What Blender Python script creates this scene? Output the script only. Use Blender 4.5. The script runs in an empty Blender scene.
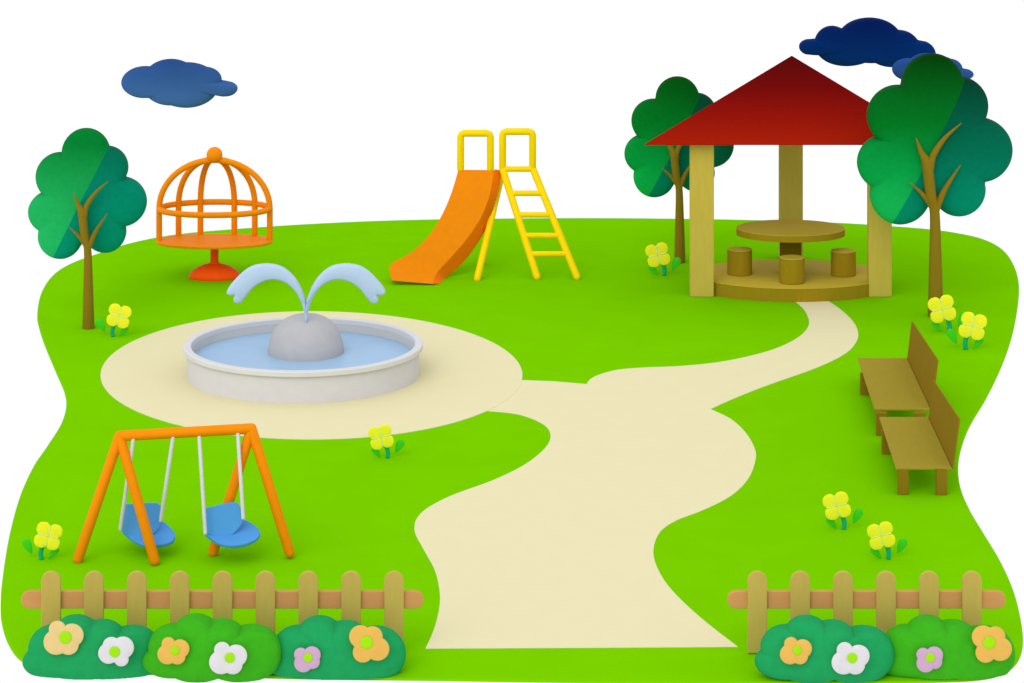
import bpy, bmesh, math, random
from mathutils import Vector

random.seed(4)
scene = bpy.context.scene
COL = scene.collection
R = math.radians

# ------------------------------------------------------------------ camera
# a level view camera with a lowered lens (vertical shift), so that upright edges stay upright
F, CX, CY = 2910.0, 512.0, 341.5
DROP = F * math.tan(R(14.0))
CAM = Vector((0, -48.5, 48.5 * math.tan(R(14.0))))
FWD, UP = Vector((0, 1, 0)), Vector((0, 0, 1))
cam_d = bpy.data.cameras.new("camera")
cam_d.sensor_width = 36.0
cam_d.lens = 36.0 * F / 1024.0
cam_d.clip_start = 1.0
cam_d.clip_end = 2000.0
cam = bpy.data.objects.new("camera", cam_d)
cam.location = CAM
cam.rotation_euler = (math.pi / 2, 0, 0)
cam_d.shift_y = -DROP / 1024.0
COL.objects.link(cam)
scene.camera = cam


def ray(px, py):
    return FWD + Vector((1, 0, 0)) * ((px - CX) / F) + UP * ((CY - py - DROP) / F)


def G(px, py, z=0.0):
    """a measured place on the photograph -> the point of the ground (or of a level surface at z)"""
    d = ray(px, py)
    return CAM + d * ((z - CAM.z) / d.z)


def V(px, py, y):
    """the point of the upright plane that stands at depth y"""
    d = ray(px, py)
    return CAM + d * ((y - CAM.y) / d.y)


def YG(py):
    return G(CX, py).y


def mpp(y, z=0.5):
    """metres per pixel near depth y"""
    return (Vector((0, y, z)) - CAM).dot(FWD) / F


# ------------------------------------------------------------------ materials
def lin(c):
    c /= 255.0
    return c / 12.92 if c <= 0.04045 else ((c + 0.055) / 1.055) ** 2.4


def rgb(r, g, b, k=1.0):
    return tuple(min(0.95, lin(v) * k) for v in (r, g, b)) + (1.0,)


def base_mat(name, rough=0.8, spec=0.15):
    spec *= 0.3
    m = bpy.data.materials.new(name)
    m.use_nodes = True
    nt = m.node_tree
    p = nt.nodes["Principled BSDF"]
    p.inputs["Roughness"].default_value = rough
    p.inputs["Specular IOR Level"].default_value = spec
    return m, nt, p


def grain(nt, p, col_socket, scale, amount, bump=0.0, stretch=None, bump_scale=None):
    """fine tone variation (paint grain, wood figure, leaf flecks) in object coordinates"""
    tc = nt.nodes.new("ShaderNodeTexCoord")
    src = tc.outputs["Object"]
    if stretch:
        mp = nt.nodes.new("ShaderNodeMapping")
        mp.inputs["Scale"].default_value = stretch
        nt.links.new(src, mp.inputs["Vector"])
        src = mp.outputs["Vector"]
    n = nt.nodes.new("ShaderNodeTexNoise")
    n.inputs["Scale"].default_value = scale
    n.inputs["Detail"].default_value = 4
    nt.links.new(src, n.inputs["Vector"])
    mr = nt.nodes.new("ShaderNodeMapRange")
    mr.inputs["From Min"].default_value = 0.3
    mr.inputs["From Max"].default_value = 0.7
    mr.inputs["To Min"].default_value = 1 - amount
    mr.inputs["To Max"].default_value = 1 + amount
    nt.links.new(n.outputs["Fac"], mr.inputs["Value"])
    mul = nt.nodes.new("ShaderNodeVectorMath")
    mul.operation = "SCALE"
    if isinstance(col_socket, tuple):
        mul.inputs[0].default_value = col_socket[:3]
    else:
        nt.links.new(col_socket, mul.inputs[0])
    nt.links.new(mr.outputs["Result"], mul.inputs["Scale"])
    nt.links.new(mul.outputs["Vector"], p.inputs["Base Color"])
    if bump:
        b = nt.nodes.new("ShaderNodeBump")
        b.inputs["Strength"].default_value = bump
        b.inputs["Distance"].default_value = 0.02
        n2 = nt.nodes.new("ShaderNodeTexNoise")
        n2.inputs["Scale"].default_value = bump_scale or scale * 2
        nt.links.new(src, n2.inputs["Vector"])
        nt.links.new(n2.outputs["Fac"], b.inputs["Height"])
        nt.links.new(b.outputs["Normal"], p.inputs["Normal"])


def paint(name, r, g, b, k=1.0, rough=0.6, spec=0.2, amount=0.03, scale=9):
    m, nt, p = base_mat(name, rough, spec)
    grain(nt, p, rgb(r, g, b, k), scale, amount)
    return m


def wood(name, r, g, b, k=1.0, stretch=(6, 6, 1)):
    m, nt, p = base_mat(name, 0.8, 0.1)
    grain(nt, p, rgb(r, g, b, k), 3.0, 0.035, 0.05, stretch)
    return m


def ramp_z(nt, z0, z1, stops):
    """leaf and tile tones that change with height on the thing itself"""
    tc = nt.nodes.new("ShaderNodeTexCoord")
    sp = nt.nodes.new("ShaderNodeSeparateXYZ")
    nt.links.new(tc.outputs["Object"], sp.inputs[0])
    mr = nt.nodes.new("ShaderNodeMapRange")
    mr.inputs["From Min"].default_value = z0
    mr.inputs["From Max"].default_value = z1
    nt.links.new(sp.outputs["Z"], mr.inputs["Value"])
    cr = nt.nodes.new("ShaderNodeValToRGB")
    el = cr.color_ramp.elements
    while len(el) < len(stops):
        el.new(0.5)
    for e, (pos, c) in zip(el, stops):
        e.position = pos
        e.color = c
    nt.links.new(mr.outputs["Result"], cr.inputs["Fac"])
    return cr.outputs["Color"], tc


def graded(name, z0, z1, stops, rough=0.7, amount=0.04, scale=8, bump=0.0):
    m, nt, p = base_mat(name, rough, 0.12)
    c, _ = ramp_z(nt, z0, z1, stops)
    grain(nt, p, c, scale, amount, bump)
    return m


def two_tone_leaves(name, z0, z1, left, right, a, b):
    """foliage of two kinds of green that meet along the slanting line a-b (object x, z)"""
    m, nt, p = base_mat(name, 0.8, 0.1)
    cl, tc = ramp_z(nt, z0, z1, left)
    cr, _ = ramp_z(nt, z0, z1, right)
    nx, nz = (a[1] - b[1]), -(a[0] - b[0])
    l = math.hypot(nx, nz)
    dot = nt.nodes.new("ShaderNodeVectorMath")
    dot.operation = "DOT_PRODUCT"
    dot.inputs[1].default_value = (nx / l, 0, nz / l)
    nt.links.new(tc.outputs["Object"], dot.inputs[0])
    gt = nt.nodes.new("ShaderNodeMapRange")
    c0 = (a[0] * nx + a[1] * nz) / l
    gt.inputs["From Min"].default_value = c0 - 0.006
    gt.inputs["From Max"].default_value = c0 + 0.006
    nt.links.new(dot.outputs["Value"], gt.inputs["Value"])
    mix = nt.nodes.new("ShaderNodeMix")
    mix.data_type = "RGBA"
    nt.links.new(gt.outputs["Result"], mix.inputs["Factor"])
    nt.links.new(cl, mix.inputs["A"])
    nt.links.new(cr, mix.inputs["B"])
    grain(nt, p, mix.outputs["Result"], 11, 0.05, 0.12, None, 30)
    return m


KV = 1.0     # light that upright, camera-facing paint receives is close to one
KH = 0.80    # level surfaces receive a little more
M = {}
M["lawn"] = None
M["cream"] = paint("cream_path_gravel", 239, 229, 183, KH, 0.9, 0.0, 0.008, 3)
M["orange"] = paint("orange_paint", 240, 137, 0, 0.9)
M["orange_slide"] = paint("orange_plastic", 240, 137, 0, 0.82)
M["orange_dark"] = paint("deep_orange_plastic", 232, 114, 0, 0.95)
M["red_orange"] = paint("red_orange_paint", 242, 80, 4)
M["yellow"] = paint("yellow_paint", 240, 203, 0, 0.97)
M["post"] = wood("pale_wood_post", 190, 166, 70, 0.98)
M["wood_top"] = wood("brown_wood_lit_top", 159, 139, 42, 1.3, (1, 6, 6))  # lit tone of the brown wood, for deck, table and stool tops
M["wood_side"] = wood("brown_wood_shaded_side", 137, 114, 19, 1.12)  # same brown wood with the shade of the sides painted in
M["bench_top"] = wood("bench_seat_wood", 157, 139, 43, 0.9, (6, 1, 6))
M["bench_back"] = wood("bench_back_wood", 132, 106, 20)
M["bark"] = wood("brown_bark", 134, 111, 24, 0.88)
M["picket"] = wood("pale_picket_wood", 186, 164, 80, 0.94)
M["rail"] = wood("reddish_rail_wood", 194, 141, 85, 1.0, (1, 6, 6))
M["stone"] = paint("pale_grey_stone", 214, 211, 214, 0.87, 0.8, 0.1, 0.02, 6)
M["coping"] = paint("white_stone_coping", 228, 226, 226, 0.77, 0.8, 0.1, 0.015, 6)
M["inner"] = paint("grey_stone_lining", 188, 186, 184, 1.08, 0.8, 0.1, 0.02, 6)
M["mound"] = paint("grey_rock", 188, 186, 187, 0.84, 0.85, 0.1, 0.03, 7)
M["chain"] = paint("light_grey_metal", 220, 214, 221, 0.85)
M["seat_blue"] = paint("blue_plastic", 76, 146, 208)
M["petal"] = paint("yellow_petal", 236, 230, 40, 0.95)
M["cross"] = paint("pale_green_vein", 196, 222, 150)
M["stem"] = paint("teal_stem", 22, 164, 98)
M["leaf"] = paint("green_leaf", 58, 180, 28, 1.15)
M["bush_teal"] = None
M["eye"] = paint("lime_flower_centre", 160, 228, 14, 0.8)
M["peach"] = paint("peach_petal", 234, 206, 138, 0.76)
M["white_p"] = paint("white_petal", 228, 226, 228, 0.74)
M["amber"] = paint("amber_petal", 234, 186, 88, 0.77)
M["pink"] = paint("pink_petal", 208, 170, 200, 0.77)


def leafy(name, r, g, b, k=1.0):
    m, nt, p = base_mat(name, 0.8, 0.1)
    grain(nt, p, rgb(r, g, b, k), 12, 0.05, 0.12, None, 32)
    return m


M["bush_teal"] = leafy("blue_green_leaves", 34, 163, 92, 0.77)
M["bush_green"] = leafy("bright_green_leaves", 64, 180, 30, 0.75)

m, nt, p = base_mat("lawn_turf", 0.9, 0.0)
grain(nt, p, rgb(122, 205, 0, KH), 1.1, 0.025, 0.05, None, 60)
M["lawn"] = m
m, nt, p = base_mat("fountain_water", 0.35, 0.12)
grain(nt, p, rgb(168, 200, 230, KH), 3, 0.02, 0.03, None, 5)
M["water"] = m
M["jet"] = paint("falling_water", 184, 205, 232, 0.86, 0.4, 0.2, 0.02, 5)


# ------------------------------------------------------------------ mesh helpers
class MB:
    def __init__(self):
        self.v, self.f = [], []

    def add(self, vs, fs):
        o = len(self.v)
        self.v += [Vector(v) for v in vs]
        self.f += [tuple(i + o for i in f) for f in fs]
        return self

    def box(self, lo, hi):
        x0, y0, z0 = lo
        x1, y1, z1 = hi
        return self.add([(x0, y0, z0), (x1, y0, z0), (x1, y1, z0), (x0, y1, z0),
                         (x0, y0, z1), (x1, y0, z1), (x1, y1, z1), (x0, y1, z1)],
                        [(0, 3, 2, 1), (4, 5, 6, 7), (0, 1, 5, 4), (1, 2, 6, 5), (2, 3, 7, 6), (3, 0, 4, 7)])

    def prism(self, pts, off):
        """closed outline pts (3D) swept along off"""
        n = len(pts)
        off = Vector(off)
        a = [Vector(q) for q in pts]
        b = [q + off for q in a]
        return self.add(a + b, [tuple(range(n - 1, -1, -1)), tuple(range(n, 2 * n))] +
                        [(i, (i + 1) % n, n + (i + 1) % n, n + i) for i in range(n)])

    def tube(self, pts, radii, seg=14, cap=True, closed=False):
        pts = [Vector(q) for q in pts]
        if not isinstance(radii, (list, tuple)):
            radii = [radii] * len(pts)
        radii = list(radii)
        if cap and not closed:      # round ends
            for end in (0, -1):
                q, r = pts[end], radii[end]
                d = (q - pts[1 if end == 0 else -2]).normalized()
                extra = [(q + d * r * math.sin(a), max(r * math.cos(a), 1e-4)) for a in (R(30), R(60), R(82))]
                if end == 0:
                    for e in extra:
                        pts.insert(0, e[0]); radii.insert(0, e[1])
                else:
                    for e in extra:
                        pts.append(e[0]); radii.append(e[1])
        n = len(pts)
        rings, prev = [], None
        for i, q in enumerate(pts):
            if closed:
                t = (pts[(i + 1) % n] - pts[i - 1])
            else:
                t = pts[min(i + 1, n - 1)] - pts[max(i - 1, 0)]
            t.normalize()
            if prev is None:
                ref = Vector((0, 1, 0)) if abs(t.y) < 0.9 else Vector((1, 0, 0))
                u = t.cross(ref).normalized()
            else:
                u = (prev - t * prev.dot(t)).normalized()
            prev = u
            w = t.cross(u)
            rings.append([q + (u * math.cos(k * 2 * math.pi / seg) + w * math.sin(k * 2 * math.pi / seg)) * radii[i] for k in range(seg)])
        vs = [v for r_ in rings for v in r_]
        fs = []
        for i in range(n if closed else n - 1):
            j = (i + 1) % n
            for k in range(seg):
                l = (k + 1) % seg
                fs.append((i * seg + k, i * seg + l, j * seg + l, j * seg + k))
        if not closed:
            fs.append(tuple(range(seg - 1, -1, -1)))
            fs.append(tuple((n - 1) * seg + k for k in range(seg)))
        return self.add(vs, fs)

    def lathe(self, c, prof, seg=72, sy=1.0):
        """profile of (radius, z) turned round the upright axis through c"""
        c = Vector(c)
        vs, fs = [], []
        n = len(prof)
        for r, z in prof:
            r = max(r, 1e-4)
            for k in range(seg):
                a = 2 * math.pi * k / seg
                vs.append(c + Vector((r * math.cos(a), r * math.sin(a) * sy, z)))
        for i in range(n - 1):
            for k in range(seg):
                l = (k + 1) % seg
                fs.append((i * seg + k, i * seg + l, (i + 1) * seg + l, (i + 1) * seg + k))
        fs.append(tuple(range(seg - 1, -1, -1)))
        fs.append(tuple((n - 1) * seg + k for k in range(seg)))
        return self.add(vs, fs)

    def puff(self, ells, cen, y, h, power=2.2, seg=240, rings=22, k=1.0, lobe=4.0):
        """a plump body: the union of the ellipses (dx, dy, rx, ry in pixels about cen) swollen to depth h"""
        def edge(a):
            ca, sa = math.cos(a), math.sin(a)
            best = 0
            for ex, ey, rx, ry in ells:
                A = (ca / rx) ** 2 + (sa / ry) ** 2
                B = -(ex * ca / rx ** 2 + ey * sa / ry ** 2)
                C_ = (ex / rx) ** 2 + (ey / ry) ** 2 - 1
                D = B * B - A * C_
                if D >= 0:
                    best = max(best, (-B + math.sqrt(D)) / A)
            return best
        ed = [edge(2 * math.pi * i / seg) * k for i in range(seg)]
        soft = ed
        win = seg // 10
        for _ in range(3):
            soft = [sum(soft[(i + j) % seg] for j in range(-win, win + 1)) / (2 * win + 1) for i in range(seg)]
        lim = min(e / q for e, q in zip(ed, soft))
        soft = [q * max(0.8, lim) for q in soft]
        prof = []
        for i in range(1, rings + 1):
            a = i / rings * math.pi / 2
            prof.append((math.sin(a) ** (2 / power), math.cos(a) ** (2 / power) if i < rings else 0.0))
        for side in (-1, 1):
            vs = [V(cen[0], cen[1], y) + Vector((0, side * h, 0))]
            fs = []
            for s, d in prof:
                for j in range(seg):
                    a = 2 * math.pi * j / seg
                    w_ = s ** lobe
                    e = (ed[j] * w_ + soft[j] * (1 - w_)) * s
                    q = V(cen[0] + e * math.cos(a), cen[1] + e * math.sin(a), y)
                    q.y += side * h * d
                    vs.append(q)
            for j in range(seg):
                l = (j + 1) % seg
                fs.append((0, 1 + j, 1 + l) if side < 0 else (0, 1 + l, 1 + j))
                for i in range(len(prof) - 1):
                    q = (1 + i * seg + j, 1 + (i + 1) * seg + j, 1 + (i + 1) * seg + l, 1 + i * seg + l)
                    fs.append(q if side < 0 else q[::-1])
            self.add(vs, fs)
        return self


def make(name, mb, m, root=None, parent=None, bevel=0.0, sharp=35, origin=None):
    """one mesh object; root is the thing whose base is the origin, parent the object it hangs under"""
    me = bpy.data.meshes.new(name)
    if origin is None:
        origin = Vector(root["_base"]) if root is not None else Vector((0, 0, 0))
    me.from_pydata([v - Vector(origin) for v in mb.v], [], mb.f)
    me.validate()
    bm = bmesh.new()
    bm.from_mesh(me)
    bmesh.ops.remove_doubles(bm, verts=bm.verts, dist=2e-4)
    bmesh.ops.recalc_face_normals(bm, faces=bm.faces)
    big = [f for f in bm.faces if len(f.verts) > 4]
    if big and not bevel:
        bmesh.ops.triangulate(bm, faces=big)
    bm.to_mesh(me)
    bm.free()
    me.materials.append(m)
    me.shade_smooth()
    me.set_sharp_from_angle(angle=R(sharp))
    o = bpy.data.objects.new(name, me)
    COL.objects.link(o)
    if root is None:
        o.location = origin
    if parent is not None or root is not None:
        o.parent = parent or root
    if bevel:
        b = o.modifiers.new("edges", "BEVEL")
        b.width = bevel
        b.segments = 3
        b.limit_method = "ANGLE"
        b.angle_limit = R(40)
    return o


def tag(o, label, cat, group=None):
    o["label"] = label
    o["category"] = cat
    if group:
        o["group"] = group
    return o


def thing(name, label, cat, base, group=None):
    o = bpy.data.objects.new(name, None)
    o.empty_display_size = 0.2
    COL.objects.link(o)
    o.location = base
    o["_base"] = tuple(base)
    return tag(o, label, cat, group)


def spline(pts, n=6, closed=True):
    """Catmull-Rom through 2D points"""
    out = []
    N = len(pts)
    for i in range(N if closed else N - 1):
        if closed:
            p0, p1, p2, p3 = pts[i - 1], pts[i], pts[(i + 1) % N], pts[(i + 2) % N]
        else:
            p0, p1, p2, p3 = pts[max(i - 1, 0)], pts[i], pts[i + 1], pts[min(i + 2, N - 1)]
        for k in range(n):
            t = k / n
            out.append(tuple(0.5 * (2 * p1[d] + (p2[d] - p0[d]) * t + (2 * p0[d] - 5 * p1[d] + 4 * p2[d] - p3[d]) * t * t
                                    + (3 * p1[d] - p0[d] - 3 * p2[d] + p3[d]) * t ** 3) for d in range(len(p1))))
    if not closed:
        out.append(tuple(pts[-1]))
    return out


# ------------------------------------------------------------------ the ground
LAWN = [(37.2, 313), (41, 292), (52, 275), (70, 263), (97, 253), (130, 242.5), (175, 234), (235, 228.5), (310, 223.5),
        (390, 220), (480, 218.3), (580, 217.6), (680, 218.3), (770, 220), (850, 223), (925, 228.3), (960, 233),
        (985, 239), (1003, 249), (1014, 264), (1019, 284), (1017, 310), (1011, 338), (1001, 366), (986, 397), (970, 424),
        (961.5, 446), (958.3, 466), (961, 487), (971, 510), (986, 535), (1001, 560), (1013, 587), (1020, 613), (1023, 636),
        (1021, 652), (1014, 664), (1000, 673), (975, 678), (930, 680), (850, 681), (700, 681), (560, 680), (430, 678),
        (300, 676.3), (170, 672.5), (80, 670), (45, 666), (22, 659), (9, 643), (2, 622), (0.5, 600), (3, 572), (9, 535), (19, 497),
        (32, 467), (46, 446), (60, 424), (66, 406), (64.5, 391), (57, 373), (46, 347), (39.5, 328)]
lawn_px = spline(LAWN, 7)


def ring(scale, z, inset=0.0):
    pts = [G(*q) for q in lawn_px]
    c = sum(pts, Vector()) / len(pts)
    n = len(pts)
    out = []
    for i, q in enumerate(pts):
        t = (pts[(i + 1) % n] - pts[i - 1]).normalized()
        nrm = Vector((t.y, -t.x, 0))
        if nrm.dot(q - c) < 0 and abs(nrm.dot(q - c)) > 1e-3 and False:
            nrm = -nrm
        q2 = c + (q - c) * scale
        out.append(Vector((q2.x, q2.y, z)) + nrm * inset)
    return out


SGN = 1.0
mb = MB()
rings = [ring(1, 0, 0.045), ring(1, -0.012, 0.012), ring(1, -0.035, 0.0), ring(0.985, -0.06), ring(0.8, -0.45)]
n = len(lawn_px)
mb.add([v for r_ in rings for v in r_],
       [(i * n + k, (i + 1) * n + k, (i + 1) * n + (k + 1) % n, i * n + (k + 1) % n) for i in range(len(rings) - 1) for k in range(n)]
       + [tuple(range(n)), tuple((len(rings) - 1) * n + k for k in range(n - 1, -1, -1))])
lawn = make("lawn", mb, M["lawn"])
lawn["kind"] = "structure"

mb = MB()
pl = [G(311.5 + 211 * math.cos(a), 375.2 + 64 * math.sin(a), 0.008) for a in [2 * math.pi * i / 160 for i in range(160)]]
mb.prism(pl, (0, 0, -0.012))
plaza = make("plaza", mb, M["cream"])
plaza["kind"] = "structure"

seg1 = spline([(586.5, 384), (590, 379.5), (598, 375), (617, 369.8), (644, 367.4), (682, 365.8), (725, 361), (768, 351), (795.5, 339),
               (808.5, 326), (806.5, 313.5), (799, 304.5), (789, 298)], 5, False)
seg2 = spline([(822, 298), (833, 304), (846, 314), (856, 326), (857.5, 339), (846, 353), (817, 367.5), (768, 385), (735, 398), (710.5, 409)], 5, False)
seg3 = spline([(710.5, 409), (731, 419), (746, 433), (754.5, 448), (755.5, 460), (748, 479), (730.5, 496), (703, 510), (676, 520.5),
               (660, 532), (653.5, 549), (657, 567), (671, 589), (700, 617), (738, 646.8)], 5, False)
seg4 = spline([(425.5, 648.5), (435, 626), (440, 599), (435.5, 572), (424, 550), (414.5, 530), (421, 513), (448.8, 496.5), (492, 480.5),
               (524.6, 464.5), (545, 448), (550.5, 435.5), (543.6, 424.5), (519, 414.5), (488, 411)], 5, False)
path_px = seg1 + seg2 + seg3[1:] + seg4 + [(440, 418), (440, 380.5), (522.4, 380), (555, 381.3)]
mb = MB()
mb.prism([G(x, y, 0.004) for x, y in path_px], (0, 0, -0.008))
path = make("path", mb, M["cream"])
path["kind"] = "structure"

# ------------------------------------------------------------------ trees
CROWN = [(0, -42.8, 23.7), (-26.4, -18.7, 23.5), (-37.3, 17.1, 20.2), (-25.3, 41.3, 22.4), (19.8, 37.1, 20.4), (36.9, 7, 24.0),
         (20.9, -27.4, 21.3), (0, 18, 31)]
LIMBS = [[(2.5, 133.6, 6.1), (2.3, 95, 5), (1.8, 56, 3.8), (-1.0, 43, 4.2), (-3.2, 24, 4.2), (-4.6, 16, 3.8), (-8.2, 9.5, 2.2), (-12.6, -2, 0.3)],
         [(-2.4, 24, 3.4), (0.6, 11.5, 2.6), (9.5, -1.8, 1.7), (22.4, -13.4, 0.3)],
         [(1.2, 52, 3), (-7, 41.5, 1.9), (-17.1, 32.2, 0.3)],
         [(2.2, 54, 3), (9.4, 37.5, 2.1), (21.5, 18.8, 0.3)]]


def tree(label, cen, s, dark, ground_y):
    y = YG(ground_y)
    base = V(cen[0] + 2.5 * s, ground_y, y)
    t = thing("tree", label, "tree", base, "two tone park trees")
    yc = y + 0.44
    k = mpp(y)
    kh = s
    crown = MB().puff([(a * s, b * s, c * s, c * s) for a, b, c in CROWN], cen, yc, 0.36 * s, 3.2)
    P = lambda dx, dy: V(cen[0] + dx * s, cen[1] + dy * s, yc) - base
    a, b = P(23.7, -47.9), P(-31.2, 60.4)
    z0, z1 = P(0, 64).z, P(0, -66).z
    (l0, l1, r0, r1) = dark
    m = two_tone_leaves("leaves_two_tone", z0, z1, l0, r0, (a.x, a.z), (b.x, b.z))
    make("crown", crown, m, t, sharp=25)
    tr = MB()
    for li, limb in enumerate(LIMBS):
        pts, rad = [], []
        for dx, dy, hw in spline(limb, 5, False):
            # limbs lean out in front of the leaves as they climb
            f = max(0.0, min(1.0, (60 - dy) / 40))
            pts.append(V(cen[0] + dx * s, cen[1] + dy * s, y - 0.02 - 0.06 * f * s))
            rad.append(max(hw, 0.25) * s * k)
        tr.tube(pts, rad, 12, cap=False)
    make("trunk", tr, M["bark"], t)
    return t


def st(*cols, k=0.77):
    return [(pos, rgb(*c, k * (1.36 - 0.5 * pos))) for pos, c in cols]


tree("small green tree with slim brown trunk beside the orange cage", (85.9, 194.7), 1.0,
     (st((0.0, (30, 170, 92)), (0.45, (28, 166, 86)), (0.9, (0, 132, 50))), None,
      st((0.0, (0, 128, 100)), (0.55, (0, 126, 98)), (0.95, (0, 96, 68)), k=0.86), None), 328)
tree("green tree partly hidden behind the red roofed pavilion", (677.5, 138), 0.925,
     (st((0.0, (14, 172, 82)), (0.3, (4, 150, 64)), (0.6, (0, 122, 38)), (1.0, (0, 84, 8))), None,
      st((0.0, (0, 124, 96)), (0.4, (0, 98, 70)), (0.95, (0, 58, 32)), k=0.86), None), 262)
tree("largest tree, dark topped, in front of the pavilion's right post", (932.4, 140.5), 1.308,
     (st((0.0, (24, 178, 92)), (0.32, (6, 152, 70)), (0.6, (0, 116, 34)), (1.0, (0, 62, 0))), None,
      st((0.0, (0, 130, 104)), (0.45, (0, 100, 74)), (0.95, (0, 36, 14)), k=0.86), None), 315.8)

# ------------------------------------------------------------------ clouds
CLOUD_A = [(-38, -1, 22.5, 15.3), (-12, -1, 28, 22.5), (23, -3, 16.5, 12.5), (44, 5.8, 11.6, 7), (5, 2, 32, 22)]
CLOUD_B = [(-61, 2, 10, 7.5), (-38, -1, 17.5, 17.8), (0, -5, 32, 22), (30, 3, 20, 17.5), (51, 8.5, 14.5, 12.5), (-25, 4.5, 28, 16), (22, 7, 24, 14.5)]


def cloud(label, ells, cen, k, y, bottom, top, h=0.42):
    o = V(cen[0], cen[1], y)
    mb = MB().puff(ells, cen, y, h * 0.75, 4.0, k=k)
    s = mpp(y, 4) * k
    m = graded("cloud_blue", -24 * s, 24 * s, [(0, rgb(*bottom)), (1, rgb(*top, 0.85))], 0.9, 0.02, 3)
    return tag(make("cloud", mb, m, origin=o, sharp=25), label, "cloud", "clouds above the playground")


cloud("steel blue cloud floating alone above the small tree", CLOUD_A, (182, 83), 1.0, YG(252), (64, 106, 164), (34, 72, 128))
cloud("large dark navy cloud beside the pavilion roof's peak", CLOUD_B, (870, 45), 1.0, YG(236), (2, 50, 112), (0, 24, 82))
cloud("small blue cloud mostly hidden behind the largest tree's top", CLOUD_A, (934.5, 70), 0.7, YG(252), (42, 82, 146), (34, 70, 132), 0.3)

# ------------------------------------------------------------------ climbing cage
yb = YG(277.5)
cx0 = 214.5
base = V(cx0, 277.5, yb)
cage = thing("climbing_cage", "orange birdcage climbing dome on a red orange foot", "climbing frame", base)
k = mpp(yb)
top_of = lambda px, py: V(px, py, yb)
zdisc = top_of(cx0, 241).z
zring = top_of(cx0, 208.5).z
zknob = top_of(cx0 - 0.7, 155).z
Rr = 58.3 * k
SY = 0.54
c = Vector((base.x, yb, 0))
make("foot", MB().lathe(c, [(0.01, 0.0), (25.2 * k, 0.0), (25.8 * k, 0.03), (25 * k, 0.07), (22 * k, 0.13), (17 * k, 0.19), (11 * k, 0.235), (5 * k, 0.262), (4.3 * k, 0.30)], 48, 0.7), M["red_orange"], cage)
make("stem", MB().lathe(c, [(4.1 * k, 0.2), (4.1 * k, zdisc - 0.02)], 24), M["red_orange"], cage)
make("floor_disc", MB().lathe(c, [(0.01, zdisc - 0.03), (57.4 * k, zdisc - 0.03), (58.3 * k, zdisc - 0.015), (58.3 * k, zdisc + 0.01), (57.6 * k, zdisc + 0.02), (0.01, zdisc + 0.02)], 72, SY), M["orange"], cage)
rt = 3.0 * k
apex = zknob - 5 * k
for a in (0, 180, 72, 108, 46, 134):
    ca, sa = math.cos(R(a)), math.sin(R(a)) * SY
    prof = []
    for i in range(19):
        u = i / 18
        if u < 0.28:
            prof.append((Rr - rt, zdisc + (zring - zdisc) * u / 0.28))
        else:
            w = (u - 0.28) / 0.72 * math.pi / 2
            prof.append(((Rr - rt) * math.cos(w) * 1.0, zring + (apex - zring) * math.sin(w)))
    make("rib", MB().tube([c + Vector((r_ * ca, r_ * sa, z)) for r_, z in prof], rt, 12), M["orange"], cage)
make("hoop", MB().tube([c + Vector(((Rr - rt * 1.2) * math.cos(a), (Rr - rt * 1.2) * math.sin(a) * 0.6, zring)) for a in [2 * math.pi * i / 64 for i in range(64)]], rt, 12, closed=True), M["orange"], cage)
kb = MB()
rk = 8.1 * k
kb.lathe(Vector((c.x, c.y, zknob)), [(rk * math.sin(t), -rk * math.cos(t)) for t in [math.pi * i / 16 for i in range(17)]], 32)
make("knob", kb, M["orange"], cage)

# ------------------------------------------------------------------ slide
y0 = YG(281.5)
yt = y0 + 1.25
base = V(485, 281, y0)
base.z = 0
slide = thing("slide", "orange slide with yellow ladder and two yellow hand hoops", "slide", base)
k = mpp(y0)
L = [(458.2, 169.8), (452.2, 190.6), (443, 212.9), (431.2, 232.3), (417.3, 247.4), (403.4, 257), (390, 265.2), (391.8, 280.5)]
Rg = [(494, 170), (490, 193.4), (481.2, 217), (467.5, 238), (453.4, 254.6), (440.5, 268.5), (435.5, 275), (432.5, 284)]
Ro = [(502, 170), (496, 198), (485.3, 229.5), (471.5, 252), (457.5, 268), (446, 277), (443, 280.5), (440, 284.2)]
yr = [yt, yt - 0.28, yt - 0.52, yt - 0.74, yt - 0.93, yt - 1.08, yt - 1.24, yt - 1.55]
rows = list(zip(spline(L, 4, False), spline(Rg, 4, False), spline(Ro, 4, False), [q[0] for q in spline([(a,) for a in yr], 4, False)]))
bed, wall_r, wall_l = MB(), MB(), MB()
A, B, C_, D_ = [], [], [], []
for l, r_, ro, yy in rows:
    a, b, c_ = V(*l, yy), V(*r_, yy), V(*ro, yy + 0.10)
    for q in (a, b, c_):
        q.z = max(q.z, 0.006)
    A.append(a); B.append(b); C_.append(c_)
    d = a + Vector((0.0, 0.13, -0.05)); d.z = max(d.z, 0.005)
    D_.append(d)
n = len(A)
T = Vector((0, 0.05, -0.035))
low = lambda q: Vector((q.x, q.y + T.y, max(0.004, q.z + T.z)))


def strip(mbx, P, Q, off):
    m_ = len(P)
    vs = P + Q + [off(q) for q in P] + [off(q) for q in Q]
    fs = []
    for i in range(m_ - 1):
        fs += [(i, i + 1, m_ + i + 1, m_ + i), (2 * m_ + i, 3 * m_ + i, 3 * m_ + i + 1, 2 * m_ + i + 1),
               (i, 2 * m_ + i, 2 * m_ + i + 1, i + 1), (m_ + i, m_ + i + 1, 3 * m_ + i + 1, 3 * m_ + i)]
    fs += [(0, m_, 3 * m_, 2 * m_), (m_ - 1, 3 * m_ - 1, 4 * m_ - 1, 2 * m_ - 1)]
    mbx.add(vs, fs)


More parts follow.
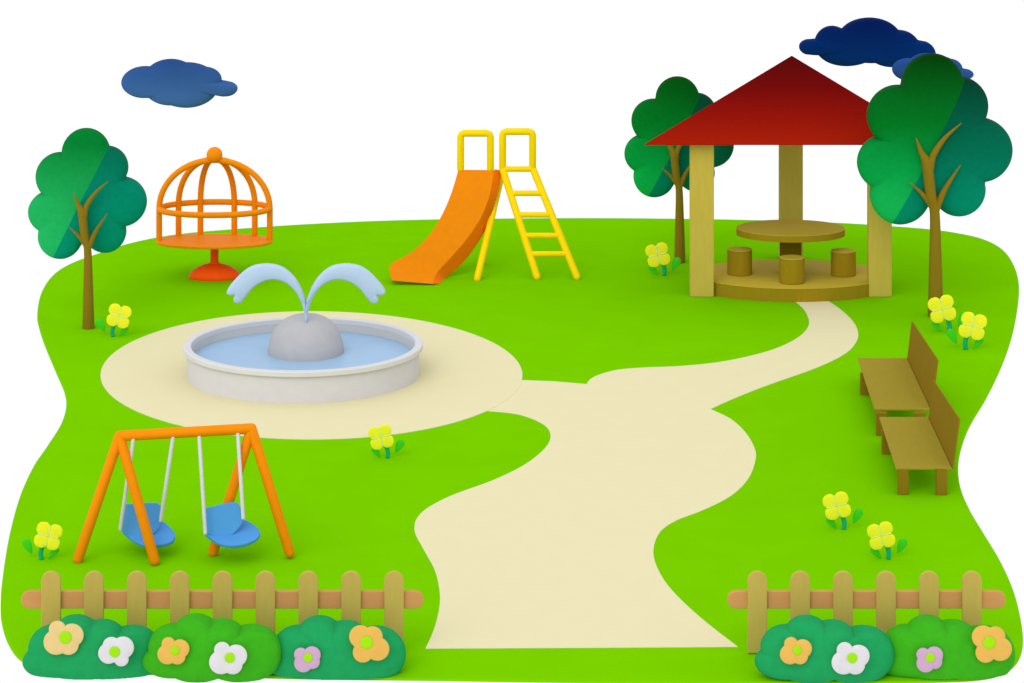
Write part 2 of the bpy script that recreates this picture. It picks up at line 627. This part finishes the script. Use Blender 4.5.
strip(bed, A, B, low)
make("chute", bed, M["orange_slide"], slide)
strip(wall_r, B, C_, lambda q: Vector((q.x + 0.004, q.y + 0.03, max(0.004, q.z - 0.004))))
make("side_wall", wall_r, M["orange_dark"], slide)
tr_ = 3.65 * k
for xa, xb, yy in ((460.6, 490.4, 133.2), (502.6, 532.6, 131.6)):
    pp = [(xa, 168.5), (xa, yy + 3.5), (xa + 1, yy + 1), (xa + 3.5, yy), (xb - 3.5, yy), (xb - 1, yy + 1), (xb, yy + 3.5), (xb, 168.5)]
    make("hand_hoop", MB().tube([V(a, b, yt + 0.02) for a, b in pp], tr_, 14), M["yellow"], slide)
yl = YG(279.5)
for a, b in (((502.6, 169), (537, 277)), ((533, 169), (577, 277))):
    top = V(*a, yt + 0.02)
    make("ladder_rail", MB().tube([top, V(*b, yl)], tr_, 14), M["yellow"], slide)
for i, (xa, xb, yy) in enumerate(((502.6, 533, 169), (510.5, 543, 193.3), (517.5, 552, 214.8), (524, 560.5, 235.6), (530, 568, 254))):
    f = (yy - 169) / (277 - 169)
    Y = yt + 0.02 + (yl - yt - 0.02) * f
    make("rung", MB().tube([V(xa, yy, Y - 0.015), V(xb, yy, Y - 0.015)], 2.9 * k, 12), M["yellow"], slide)
make("support_leg", MB().tube([V(502.5, 171, yt + 0.42), V(477.2, 278.8, YG(280.5))], 3.5 * k, 14), M["yellow"], slide)
make("support_leg", MB().tube([V(496, 172, yt + 0.12), Vector((V(496, 172, yt).x, yt + 0.12, 0.0)) + Vector((-0.25, 0.05, 0.05))], 3.0 * k, 14), M["yellow"], slide)

# ------------------------------------------------------------------ pavilion
yf = YG(297)
k = mpp(yf, 1.5)
gx = 790.6
yc = YG(286)
base = Vector((V(gx, 297, yf).x, yc, 0))
pav = thing("pavilion", "open pavilion with a red peaked roof on three tan posts", "pavilion", base)
ye = yf - 0.22
eave = V(gx, 144.0, ye).z
w = 146.8 * mpp(ye)
base.x = V(gx, 144, ye).x
yback = YG(257) + 0.5
apy = ye + (yback - ye) * 0.42
ap = V(gx, 55.6, apy)
th = 0.05
roof = MB()
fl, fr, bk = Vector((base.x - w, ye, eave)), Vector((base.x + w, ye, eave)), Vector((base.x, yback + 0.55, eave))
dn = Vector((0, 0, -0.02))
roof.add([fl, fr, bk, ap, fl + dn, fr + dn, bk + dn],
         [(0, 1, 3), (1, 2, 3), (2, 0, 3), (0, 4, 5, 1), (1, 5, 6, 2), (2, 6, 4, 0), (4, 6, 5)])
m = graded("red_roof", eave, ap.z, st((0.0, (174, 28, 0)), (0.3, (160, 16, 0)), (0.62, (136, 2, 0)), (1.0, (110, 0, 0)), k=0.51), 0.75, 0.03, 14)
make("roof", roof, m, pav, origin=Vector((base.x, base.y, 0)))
pm = M["post"]
for px0, px1, Y in ((690.2, 714, yf), (868.5, 892, yf), (779.6, 803, YG(259))):
    a, b = V(px0, 297 if Y == yf else 259, Y), V(px1, 297, Y)
    make("post", MB().box((a.x, Y, 0), (b.x, Y + 0.22, eave - 0.022)), pm, pav, bevel=0.012)
# deck
zt = V(gx, 288, YG(301.5)).z
rx = 99 * k
c = Vector((V(gx, 286, YG(286.8)).x, YG(286.8), 0))
ry = (c.y - YG(302.3))
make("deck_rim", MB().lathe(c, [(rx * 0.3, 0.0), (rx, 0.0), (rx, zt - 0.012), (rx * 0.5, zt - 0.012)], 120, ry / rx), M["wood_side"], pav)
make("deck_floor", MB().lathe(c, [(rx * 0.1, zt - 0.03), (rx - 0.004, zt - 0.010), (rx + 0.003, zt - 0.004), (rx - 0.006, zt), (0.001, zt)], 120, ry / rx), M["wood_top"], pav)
DZ = zt

# round table on the deck
ty = c.y + 0.05
k2 = mpp(ty, 1)
tb = Vector((V(gx, 240, ty).x, ty, DZ))
table = thing("round_table", "round brown wooden table standing on the pavilion deck", "table", tb)
tt = V(gx, 227.6, ty).z
tl = tt - 0.12
trx = 54.3 * k2
tsy = 0.72
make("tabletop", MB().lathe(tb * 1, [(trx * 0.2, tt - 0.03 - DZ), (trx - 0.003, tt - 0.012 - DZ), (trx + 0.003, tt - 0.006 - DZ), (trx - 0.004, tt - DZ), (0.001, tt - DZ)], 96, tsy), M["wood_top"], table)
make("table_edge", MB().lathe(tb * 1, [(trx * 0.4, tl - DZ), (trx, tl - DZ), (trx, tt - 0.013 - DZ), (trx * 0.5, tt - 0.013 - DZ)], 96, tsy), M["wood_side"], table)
lw = 10 * k2
make("pedestal", MB().box((tb.x - lw, ty - 0.17, DZ), (tb.x + lw, ty + 0.17, tl)), wood("shaded_pedestal_wood", 106, 90, 4), table, bevel=0.01)  # pedestal wood with shade put into its colour


def stool(label, px, pyb, pyt, half):
    g = G(px, pyb, DZ)
    kk = mpp(g.y, 0.5)
    r_ = half * kk
    s = thing("stool", label, "stool", g, "round stools about the table")
    zt_ = V(px, pyt, g.y).z
    h_ = zt_ - g.z
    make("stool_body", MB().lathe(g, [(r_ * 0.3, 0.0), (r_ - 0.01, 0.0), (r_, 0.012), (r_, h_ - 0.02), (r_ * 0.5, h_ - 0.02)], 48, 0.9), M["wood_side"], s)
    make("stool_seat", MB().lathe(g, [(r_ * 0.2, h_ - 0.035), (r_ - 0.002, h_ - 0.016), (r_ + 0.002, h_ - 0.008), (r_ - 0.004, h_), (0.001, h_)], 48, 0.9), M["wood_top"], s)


stool("left stool of the three, between the left post and the table", 739.6, 274.0, 248.8, 12.4)
stool("front stool of the three, directly in front of the table's pedestal", 792, 282.5, 257.0, 12.6)
stool("right stool of the three, near the pavilion's right post", 843.4, 275.0, 250.3, 12.5)

# ------------------------------------------------------------------ fountain
yfr = YG(404.2)
kf = mpp(yfr, 0.3)
fx = 303.4
Rb = 115.4 * mpp(yfr + 1.9, 0.3)
FS = 0.93
fc = Vector((V(fx, 390, yfr + Rb * FS).x, yfr + Rb * FS, 0))
fount = thing("fountain", "round pale stone fountain with two curved water jets on the cream plaza", "fountain", fc)
Rc, Ri = 119.2 / 115.4 * Rb, 111.3 / 115.4 * Rb
zb = V(fx, 377.6, fc.y - Rc * FS).z
zt = zb + 0.085
zw = zt - 0.21
def ring_obj(name, prof, m):
    seg = 128
    mbx = MB()
    n_ = len(prof)
    vs = [fc + Vector((r_ * math.cos(2 * math.pi * j / seg), r_ * FS * math.sin(2 * math.pi * j / seg), z)) for r_, z in prof for j in range(seg)]
    fs = [(i * seg + j, i * seg + (j + 1) % seg, ((i + 1) % n_) * seg + (j + 1) % seg, ((i + 1) % n_) * seg + j) for i in range(n_) for j in range(seg)]
    mbx.add(vs, fs)
    return make(name, mbx, m, fount)


ring_obj("basin", [(Rb - 0.05, 0.0), (Rb, 0.0), (Rb, zb + 0.003), (Rb - 0.05, zb + 0.003)], M["stone"])
ring_obj("lining", [(Ri + 0.004, 0.01), (Rb - 0.053, 0.01), (Rb - 0.053, zb - 0.002), (Ri + 0.004, zb - 0.002)], M["inner"])
ring_obj("coping", [(Ri, zb), (Rc - 0.01, zb), (Rc, zb + 0.01), (Rc, zt - 0.012), (Rc - 0.012, zt), (Ri + 0.012, zt), (Ri, zt - 0.012)], M["coping"])
make("water", MB().lathe(fc, [(0.02, zw - 0.03), (Ri + 0.002, zw - 0.03), (Ri + 0.002, zw), (0.02, zw)], 128, FS), M["water"], fount)
mc = G(306, 352, zw)
rm = 37.8 * mpp(mc.y, 0.6)
hm = V(306, 314.5, mc.y).z - zw
mprof = [(rm, -0.02)] + [(rm * math.cos(t) ** 0.8, hm * math.sin(t)) for t in [math.pi / 2 * i / 20 for i in range(21)]]
make("mound", MB().lathe(Vector((mc.x, mc.y, zw)), mprof, 64), M["mound"], fount)
jy = mc.y - 0.30
JET = [(453, 392), (444, 345), (436, 300), (420, 255), (395, 213), (360, 178), (320, 158), (275, 152), (235, 160), (195, 180), (165, 205),
       (145, 230), (125, 258), (108, 274), (90, 278), (76, 270), (72, 257), (75, 243), (79, 232), (65, 235), (48, 234), (37, 225), (40, 208),
       (60, 178), (90, 145), (125, 112), (165, 87), (205, 76), (250, 73), (300, 80), (345, 101), (385, 137), (415, 180), (440, 235), (452, 278), (456, 340)]
for s in (1, -1):
    pt = lambda x, y: V(220 + (452.5 + s * (x - 452.5)) / 5.255, 250 + y / 5.255, jy)
    outl = [pt(*q) for q in spline(JET, 3)]
    # a fan of falling water, thick in its middle: the outline narrows towards both faces
    jm = MB()
    n_ = len(outl)
    lay = [(-0.085, 0.05), (-0.075, 0.022), (-0.045, 0.0), (0.045, 0.0), (0.075, 0.022), (0.085, 0.05)]
    area = sum(outl[i].x * outl[(i + 1) % n_].z - outl[(i + 1) % n_].x * outl[i].z for i in range(n_))
    ringsj = []
    for dy, ins in lay:
        for i in range(n_):
            t_ = outl[(i + 1) % n_] - outl[i - 1]
            nn = Vector((-t_.z, 0, t_.x)).normalized() * (1 if area > 0 else -1)
            wide = min(1.0, (392 - JET[min(i // 3, len(JET) - 1)][1]) / 160.0)
            # keep the thin foot of the jet thin
            ringsj.append(outl[i] + nn * ins * 0.55 * max(wide, 0.05) + Vector((0, dy * max(wide, 0.15), 0)))
    jm.add(ringsj, [(a * n_ + i, a * n_ + (i + 1) % n_, (a + 1) * n_ + (i + 1) % n_, (a + 1) * n_ + i) for a in range(len(lay) - 1) for i in range(n_)]
           + [tuple(range(n_)), tuple((len(lay) - 1) * n_ + i for i in range(n_ - 1, -1, -1))])
    make("water_jet", jm, M["jet"], fount, sharp=50)

# ------------------------------------------------------------------ swing set
sw_y = YG(558)
base = Vector((V(184, 558, sw_y).x, sw_y, 0))
swing = thing("swing_set", "orange swing frame of two A shaped ends and a top bar", "swing set", base)
ks = mpp(sw_y, 1)
rb = 5.2 * ks
tyL, tyR = sw_y + 0.02, sw_y + 0.16
TL, TR = (119.5, 436), (251.5, 428.5)
make("top_bar", MB().tube([V(*TL, tyL), V(*TR, tyR)], rb, 18), M["orange"], swing)
for a, b, yt_, yb_ in ((TL, (78, 559.2), tyL, YG(562)), (TL, (154.6, 560.5), tyL, YG(565)),
                       (TR, (213.2, 551.8), tyR, YG(555.5)), (TR, (289.6, 552.6), tyR, YG(558.5))):
    foot = V(*b, yb_)
    make("leg", MB().tube([V(*a, yt_), foot], rb, 18), M["orange"], swing)


def bucket(label, c1, c2, back, pan, yb_):
    """seat on two hangers; c1, c2 = (top, bottom) pixels, back and pan = outlines"""
    base = V(*c1[1], yb_)
    s = thing("bucket_swing", label, "swing", base, "blue bucket swings")
    p0 = max(q[1] for q in back)
    flat = lambda q, kk, off: V(q[0], q[1], yb_ + off - kk * (q[1] - p0))
    pb = [flat(q, 0.004, 0.05) for q in spline(back, 4)]
    make("backrest", MB().prism(pb, (0, 0.035, 0)), M["seat_blue"], s, bevel=0.01)
    pp = [flat(q, 0.022, 0.03) for q in spline(pan, 5)]
    make("seat_pan", MB().prism(pp, (0.0, 0.02, -0.05)), M["seat_blue"], s, bevel=0.014)
    for top, bot, dy in ((c1[0], c1[1], -0.06), (c2[0], c2[1], 0.0)):
        f = (top[0] - TL[0]) / (TR[0] - TL[0])
        make("hanger", MB().tube([V(top[0], top[1] + 2.5, tyL + (tyR - tyL) * f - 0.6 * rb), V(*bot, yb_ + dy)], 1.9 * ks, 10), M["chain"], s)


bucket("blue swing seat crossed by the orange left A frame leg", ((133.2, 437), (120.3, 529)), ((173, 435), (160.7, 520.5)),
       [(124, 506.5), (135, 504.2), (150, 503.4), (158, 503.8), (161, 509), (160.6, 516), (161.5, 524), (150, 536), (130, 536), (121.5, 527)],
       [(121.5, 528.5), (124, 518), (140, 514), (160, 519.5), (170, 526.5), (175.2, 534.5), (172, 541), (163, 544), (150, 545.2), (139, 543), (129, 536.5)], sw_y + 0.09)
bucket("blue swing seat hanging clear of the legs on the right", ((199.2, 434.5), (205.3, 533)), ((237.8, 431), (243.2, 518)),
       [(203, 511), (214, 506.5), (229, 503), (236, 503), (240.5, 509), (241.5, 517), (242, 524), (230, 536), (212, 536), (204, 529)],
       [(204, 531), (205.5, 520), (222, 514), (242, 518.5), (253, 523.5), (260, 531), (257.5, 537.5), (247, 543), (233, 545.3), (221, 543.5), (211, 538)], sw_y - 0.2)

# ------------------------------------------------------------------ benches
ZS = 0.37


def bench(label, ox, oy, hidden):
    q = lambda x, y: G(x + ox, y + oy, ZS)
    a, b, c_, d = q(879.3, 416.8), q(928.2, 416.8), q(952, 467.7), q(896, 467.9)
    base = Vector(((a.x + c_.x) / 2, (a.y + c_.y) / 2, 0))
    s = thing("bench", label, "bench", base, "wooden benches by the lawn edge")
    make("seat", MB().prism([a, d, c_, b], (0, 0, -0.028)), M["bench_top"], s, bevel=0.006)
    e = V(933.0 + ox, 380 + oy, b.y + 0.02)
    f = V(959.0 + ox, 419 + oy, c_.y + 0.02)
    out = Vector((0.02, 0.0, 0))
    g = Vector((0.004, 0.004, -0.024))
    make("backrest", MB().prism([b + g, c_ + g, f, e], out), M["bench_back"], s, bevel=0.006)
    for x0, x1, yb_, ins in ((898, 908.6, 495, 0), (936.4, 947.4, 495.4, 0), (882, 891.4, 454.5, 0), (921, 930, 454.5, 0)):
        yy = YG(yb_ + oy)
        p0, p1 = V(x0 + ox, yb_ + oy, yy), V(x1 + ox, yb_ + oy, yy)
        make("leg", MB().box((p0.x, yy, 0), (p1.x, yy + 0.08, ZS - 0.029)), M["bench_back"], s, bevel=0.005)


bench("rear wooden bench, farther from the fence and nearer the pavilion", -21.5, -59, True)
bench("front wooden bench at the lawn's pinched right edge", 0, 0, False)

# ------------------------------------------------------------------ fences
yfen = YG(653)
kfen = mpp(yfen, 0.5)


def stadium(x0, x1, y0, y1, horiz, Y):
    r_ = (y1 - y0) / 2 if horiz else (x1 - x0) / 2
    pts = []
    if horiz:
        for i in range(13):
            a = math.pi / 2 + math.pi * i / 12
            pts.append((x0 + r_ + r_ * math.cos(a), (y0 + y1) / 2 - r_ * math.sin(a)))
        for i in range(13):
            a = -math.pi / 2 + math.pi * i / 12
            pts.append((x1 - r_ + r_ * math.cos(a), (y0 + y1) / 2 - r_ * math.sin(a)))
    else:
        pts = [(x0, y1), (x1, y1)]
        for i in range(13):
            a = math.pi * i / 12
            pts.append(((x0 + x1) / 2 + r_ * math.cos(a), y0 + r_ - r_ * math.sin(a)))
    return [V(x, y, Y) for x, y in pts]


def fence(label, rail, xs):
    base = Vector((V((rail[0] + rail[1]) / 2, 653, yfen).x, yfen, 0))
    s = thing("picket_fence", label, "fence", base, "low picket fences")
    make("rail", MB().prism(stadium(rail[0], rail[1], 591.4, 608.8, True, yfen), (0, 0.06, 0)), M["rail"], s, bevel=0.008)
    for x in xs:
        make("picket", MB().prism(stadium(x, x + 19.6, 571.6, 653.4, False, yfen - 0.052), (0, 0.05, 0)), M["picket"], s, bevel=0.008)


fence("longer picket fence of nine slats in front of the swings", (20.8, 423.4), [41 + 42.9 * i for i in range(9)])
fence("shorter picket fence of six slats at the right corner", (727.4, 1006), [747.6 + 42.95 * i for i in range(6)])

# ------------------------------------------------------------------ flowering bushes
BUSH = [(-16.1, -14.6, 20.5, 17.7), (10.3, -7.3, 22, 20), (41, 2.2, 25.2, 24.5), (32.2, 11.7, 29.3, 16.4), (-37.4, -2.9, 21.7, 20.2),
        (-39.6, 9.5, 24.9, 14.6), (-14.6, 11.7, 29.3, 16.1)]
FA = [(-7.9, -8.2, 8.6), (6.8, -2.3, 11.6), (3.3, 7.2, 10.2), (-9.2, 4.7, 12.6)]
FW = [(-3.2, -6, 8.9), (8.5, -4.3, 11), (6.8, 7.2, 7.4), (-6.1, 1.5, 10.4)]
FP = [(-7.2, -3.1, 6.8), (4.1, -2.6, 8.7), (4.8, 4, 7.2), (-4.7, 5.4, 9.3)]
FO = [(-6.1, -5.9, 11.4), (5.9, -6.1, 10.2), (11, 6.4, 11.8), (-3.7, 9.9, 10.2)]
HB = 0.30


def bush(label, cen, m, yb_, flowers):
    base = Vector((V(cen[0], 670, yb_).x, yb_, 0))
    s = thing("bush", label, "bush", base, "flowering bushes along the front")
    fol = MB().puff(BUSH, cen, yb_, HB, 3.0, k=1.067)
    for q in fol.v:                       # the bush rests on the turf
        q.z = max(q.z, 0.002)
    make("foliage", fol, m, s, sharp=25)
    for (fx_, fy_), lobes, k_, pm_, er, fl_label in flowers:
        # the blossom sits on the leaves' face, just clear of it
        yy = yb_ - HB - 0.035
        f = make("blossom", MB().puff([(a * k_, b * k_, c * k_, c * k_) for a, b, c in lobes], (fx_, fy_), yy, 0.03, 3.2, 96, 8), M[pm_], s)
        f["label"] = fl_label
        e = MB().puff([(0, 0, er, er)], (fx_, fy_), yy - 0.032, 0.014, 3, 40, 6)
        make("blossom_centre", e, M["eye"], s, parent=f)


yB = YG(673.5)
bush("leftmost blue green bush with a peach and a white blossom", (91.5, 650.8), M["bush_teal"], yB + 0.05,
     [((65.3, 637.5), FA, 1.0, "peach", 6.3, "large peach blossom"), ((114.6, 651.8), FW, 1.0, "white_p", 5.5, "white blossom")])
bush("bright green bush between two blue green bushes, amber and white blossoms", (211.2, 650), M["bush_green"], yB - 0.12,
     [((174.8, 650.5), FA, 0.8, "amber", 4.5, "small amber blossom"), ((229.7, 657.8), FA, 0.95, "white_p", 5.2, "white blossom")])
bush("blue green bush with a pink and a large amber blossom, nearest the path's left", (335.4, 651.8), M["bush_teal"], yB + 0.05,
     [((308, 657.6), FP, 1.0, "pink", 4.6, "pink blossom"), ((366.6, 642.5), FO, 1.0, "amber", 6.4, "large amber blossom")])
bush("blue green bush with amber and white blossoms under the shorter fence", (823.4, 651.2), M["bush_teal"], yB - 0.12,
     [((797.3, 650.4), FA, 0.8, "amber", 4.5, "small amber blossom"), ((852.2, 658), FA, 0.95, "white_p", 5.2, "white blossom")])
bush("bright green bush at the right corner with pink and amber blossoms", (944.2, 651), M["bush_green"], yB + 0.05,
     [((930.3, 657.7), FP, 1.0, "pink", 4.6, "pink blossom"), ((989.2, 642.7), FO, 1.0, "amber", 6.3, "large amber blossom")])
# ------------------------------------------------------------------ yellow flowers on the lawn


def flower(label, cx_, cy_, mir=1, z=1.0):
    gy = cy_ + 23.5 * z
    Y = YG(gy)
    k_ = mpp(Y, 0.2)
    mir *= z
    base = Vector((V(cx_ + 7 * mir, gy, Y).x, Y, 0))
    s = thing("yellow_flower", label, "flower", base, "yellow four petal flowers on the lawn")
    P = lambda dx, dy, off=0.0: V(cx_ + dx * mir, cy_ + dy * z, Y + off)
    q = spline([(4.2, 5), (6.2, 11), (7.6, 17), (7.0, 22)], 4, False)
    make("stem", MB().tube([P(a, b, 0.0) for a, b in q], 2.5 * k_ * z, 12), M["stem"], s)
    # two leaves
    for tip, root, wd, bend in (((24.0, 2.8), (16.2, 18), 4.6, 0.0), ((-10.0, 11.5), (0, 22.8), 3.6, -0.01)):
        lf = MB()
        n_ = 10
        ax = Vector((root[0] - tip[0], root[1] - tip[1]))
        ln = ax.length
        ax /= ln
        pr = Vector((-ax.y, ax.x))
        rows_ = []
        for i in range(n_ + 1):
            u = i / n_
            hw = wd * (math.sin(math.pi * min(1, (u + 0.0) ** 0.62)) ** 0.75 if 0 < u < 1 else 0.02)
            rows_.append((Vector(tip) + ax * ln * u, max(hw, 0.05)))
        vs, fs = [], []
        for cpt, hw in rows_:
            for j, (sgn, off) in enumerate(((-1, 0.0), (0, -0.018), (1, 0.0), (0, 0.012))):
                w_ = cpt + pr * hw * sgn
                vs.append(P(w_.x, w_.y, 0.03 + bend + off * min(1, hw / wd + 0.2)))
        for i in range(n_):
            for j in range(4):
                l = (j + 1) % 4
                fs.append((i * 4 + j, i * 4 + l, (i + 1) * 4 + l, (i + 1) * 4 + j))
        fs += [(3, 2, 1, 0), tuple(n_ * 4 + j for j in range(4))]
        lf.add(vs, fs)
        make("leaf", lf, M["leaf"], s, sharp=50)
    rot0 = R(-58)
    for i in range(4):
        a = rot0 + i * math.pi / 2
        # each petal is a rounded square-ish lobe
        ells = []
        for rr, r_ in ((9.4, 6.3), (6.6, 5.5), (4.2, 3.4), (2.2, 1.7)):
            ells.append((rr * math.cos(a), rr * math.sin(a), r_, r_))
        for da in (-0.24, 0.24):
            ells.append((9.6 * math.cos(a + da), 9.6 * math.sin(a + da), 4.9, 4.9))
        cen = (cx_ + 8 * math.cos(a) * mir, cy_ + 8 * math.sin(a) * z)
        ells = [((ex - 8 * math.cos(a)) * mir, (ey - 8 * math.sin(a)) * z, p_ * z, q_ * z) for ex, ey, p_, q_ in ells]
        make("petal", MB().puff(ells, cen, Y - 0.06, 0.016, 3.2, 48, 8), M["petal"], s)
    cr_ = MB()
    for i in range(4):
        a = rot0 + math.pi / 4 + i * math.pi / 2
        cr_.tube([P(0, 0, -0.07), P(9.6 * math.cos(a), 9.6 * math.sin(a), -0.07)], [0.35 * k_, 0.75 * k_], 8)
    make("pistil_cross", cr_, M["cross"], s)


flower("yellow flower at the far left, between swing leg and lawn edge", 48.3, 536, -1)
flower("yellow flower just right of the small tree's trunk", 119, 316, -1, 0.88)
flower("yellow flower at the plaza's lower edge, right of the swings", 381, 437, 1, 0.9)
flower("yellow flower left of the half hidden tree's trunk by the pavilion", 657.8, 254.9, 1, 0.88)
flower("yellow flower touching the largest tree's trunk base", 942, 309)
flower("yellow flower farthest right, beside the one at the trunk", 972.8, 326, -1)
flower("upper of the two yellow flowers above the shorter fence", 836.8, 505.8)
flower("lower of the two yellow flowers above the shorter fence", 881.2, 535.7)

for o in bpy.data.objects:
    if "_base" in o:
        del o["_base"]

# ------------------------------------------------------------------ light
SUN_EL, SUN_AZ = R(38), R(202)          # behind the camera, a little to the left
world = bpy.data.worlds.new("World")
scene.world = world
world.use_nodes = True
nt = world.node_tree
nt.nodes.clear()
out = nt.nodes.new("ShaderNodeOutputWorld")
sky = nt.nodes.new("ShaderNodeTexSky")
sky.sky_type = "NISHITA"
sky.sun_disc = False
sky.sun_elevation = SUN_EL
sky.sun_rotation = SUN_AZ
b1 = nt.nodes.new("ShaderNodeBackground")
b1.inputs["Strength"].default_value = 0.05
nt.links.new(sky.outputs[0], b1.inputs["Color"])
b2 = nt.nodes.new("ShaderNodeBackground")     # the bright white overcast all round
b2.inputs["Color"].default_value = (1, 1, 1, 1)
b2.inputs["Strength"].default_value = 1.0
add = nt.nodes.new("ShaderNodeAddShader")
nt.links.new(b1.outputs[0], add.inputs[0])
nt.links.new(b2.outputs[0], add.inputs[1])
nt.links.new(add.outputs[0], out.inputs["Surface"])

sd = bpy.data.lights.new("sun", "SUN")
sd.energy = 0.8
sd.angle = R(40)
sd.color = (1.0, 0.97, 0.92)
sun = bpy.data.objects.new("sun", sd)
dirv = Vector((math.sin(SUN_AZ) * math.cos(SUN_EL), math.cos(SUN_AZ) * math.cos(SUN_EL), math.sin(SUN_EL)))
sun.rotation_euler = dirv.to_track_quat("Z", "Y").to_euler()
sun.location = dirv * 60
COL.objects.link(sun)

vs_ = scene.view_settings
scene.display_settings.display_device = "sRGB"
vs_.view_transform = "Standard"
vs_.look = "None"
vs_.exposure = 0.0
vs_.gamma = 1.0
vs_.use_curve_mapping = False
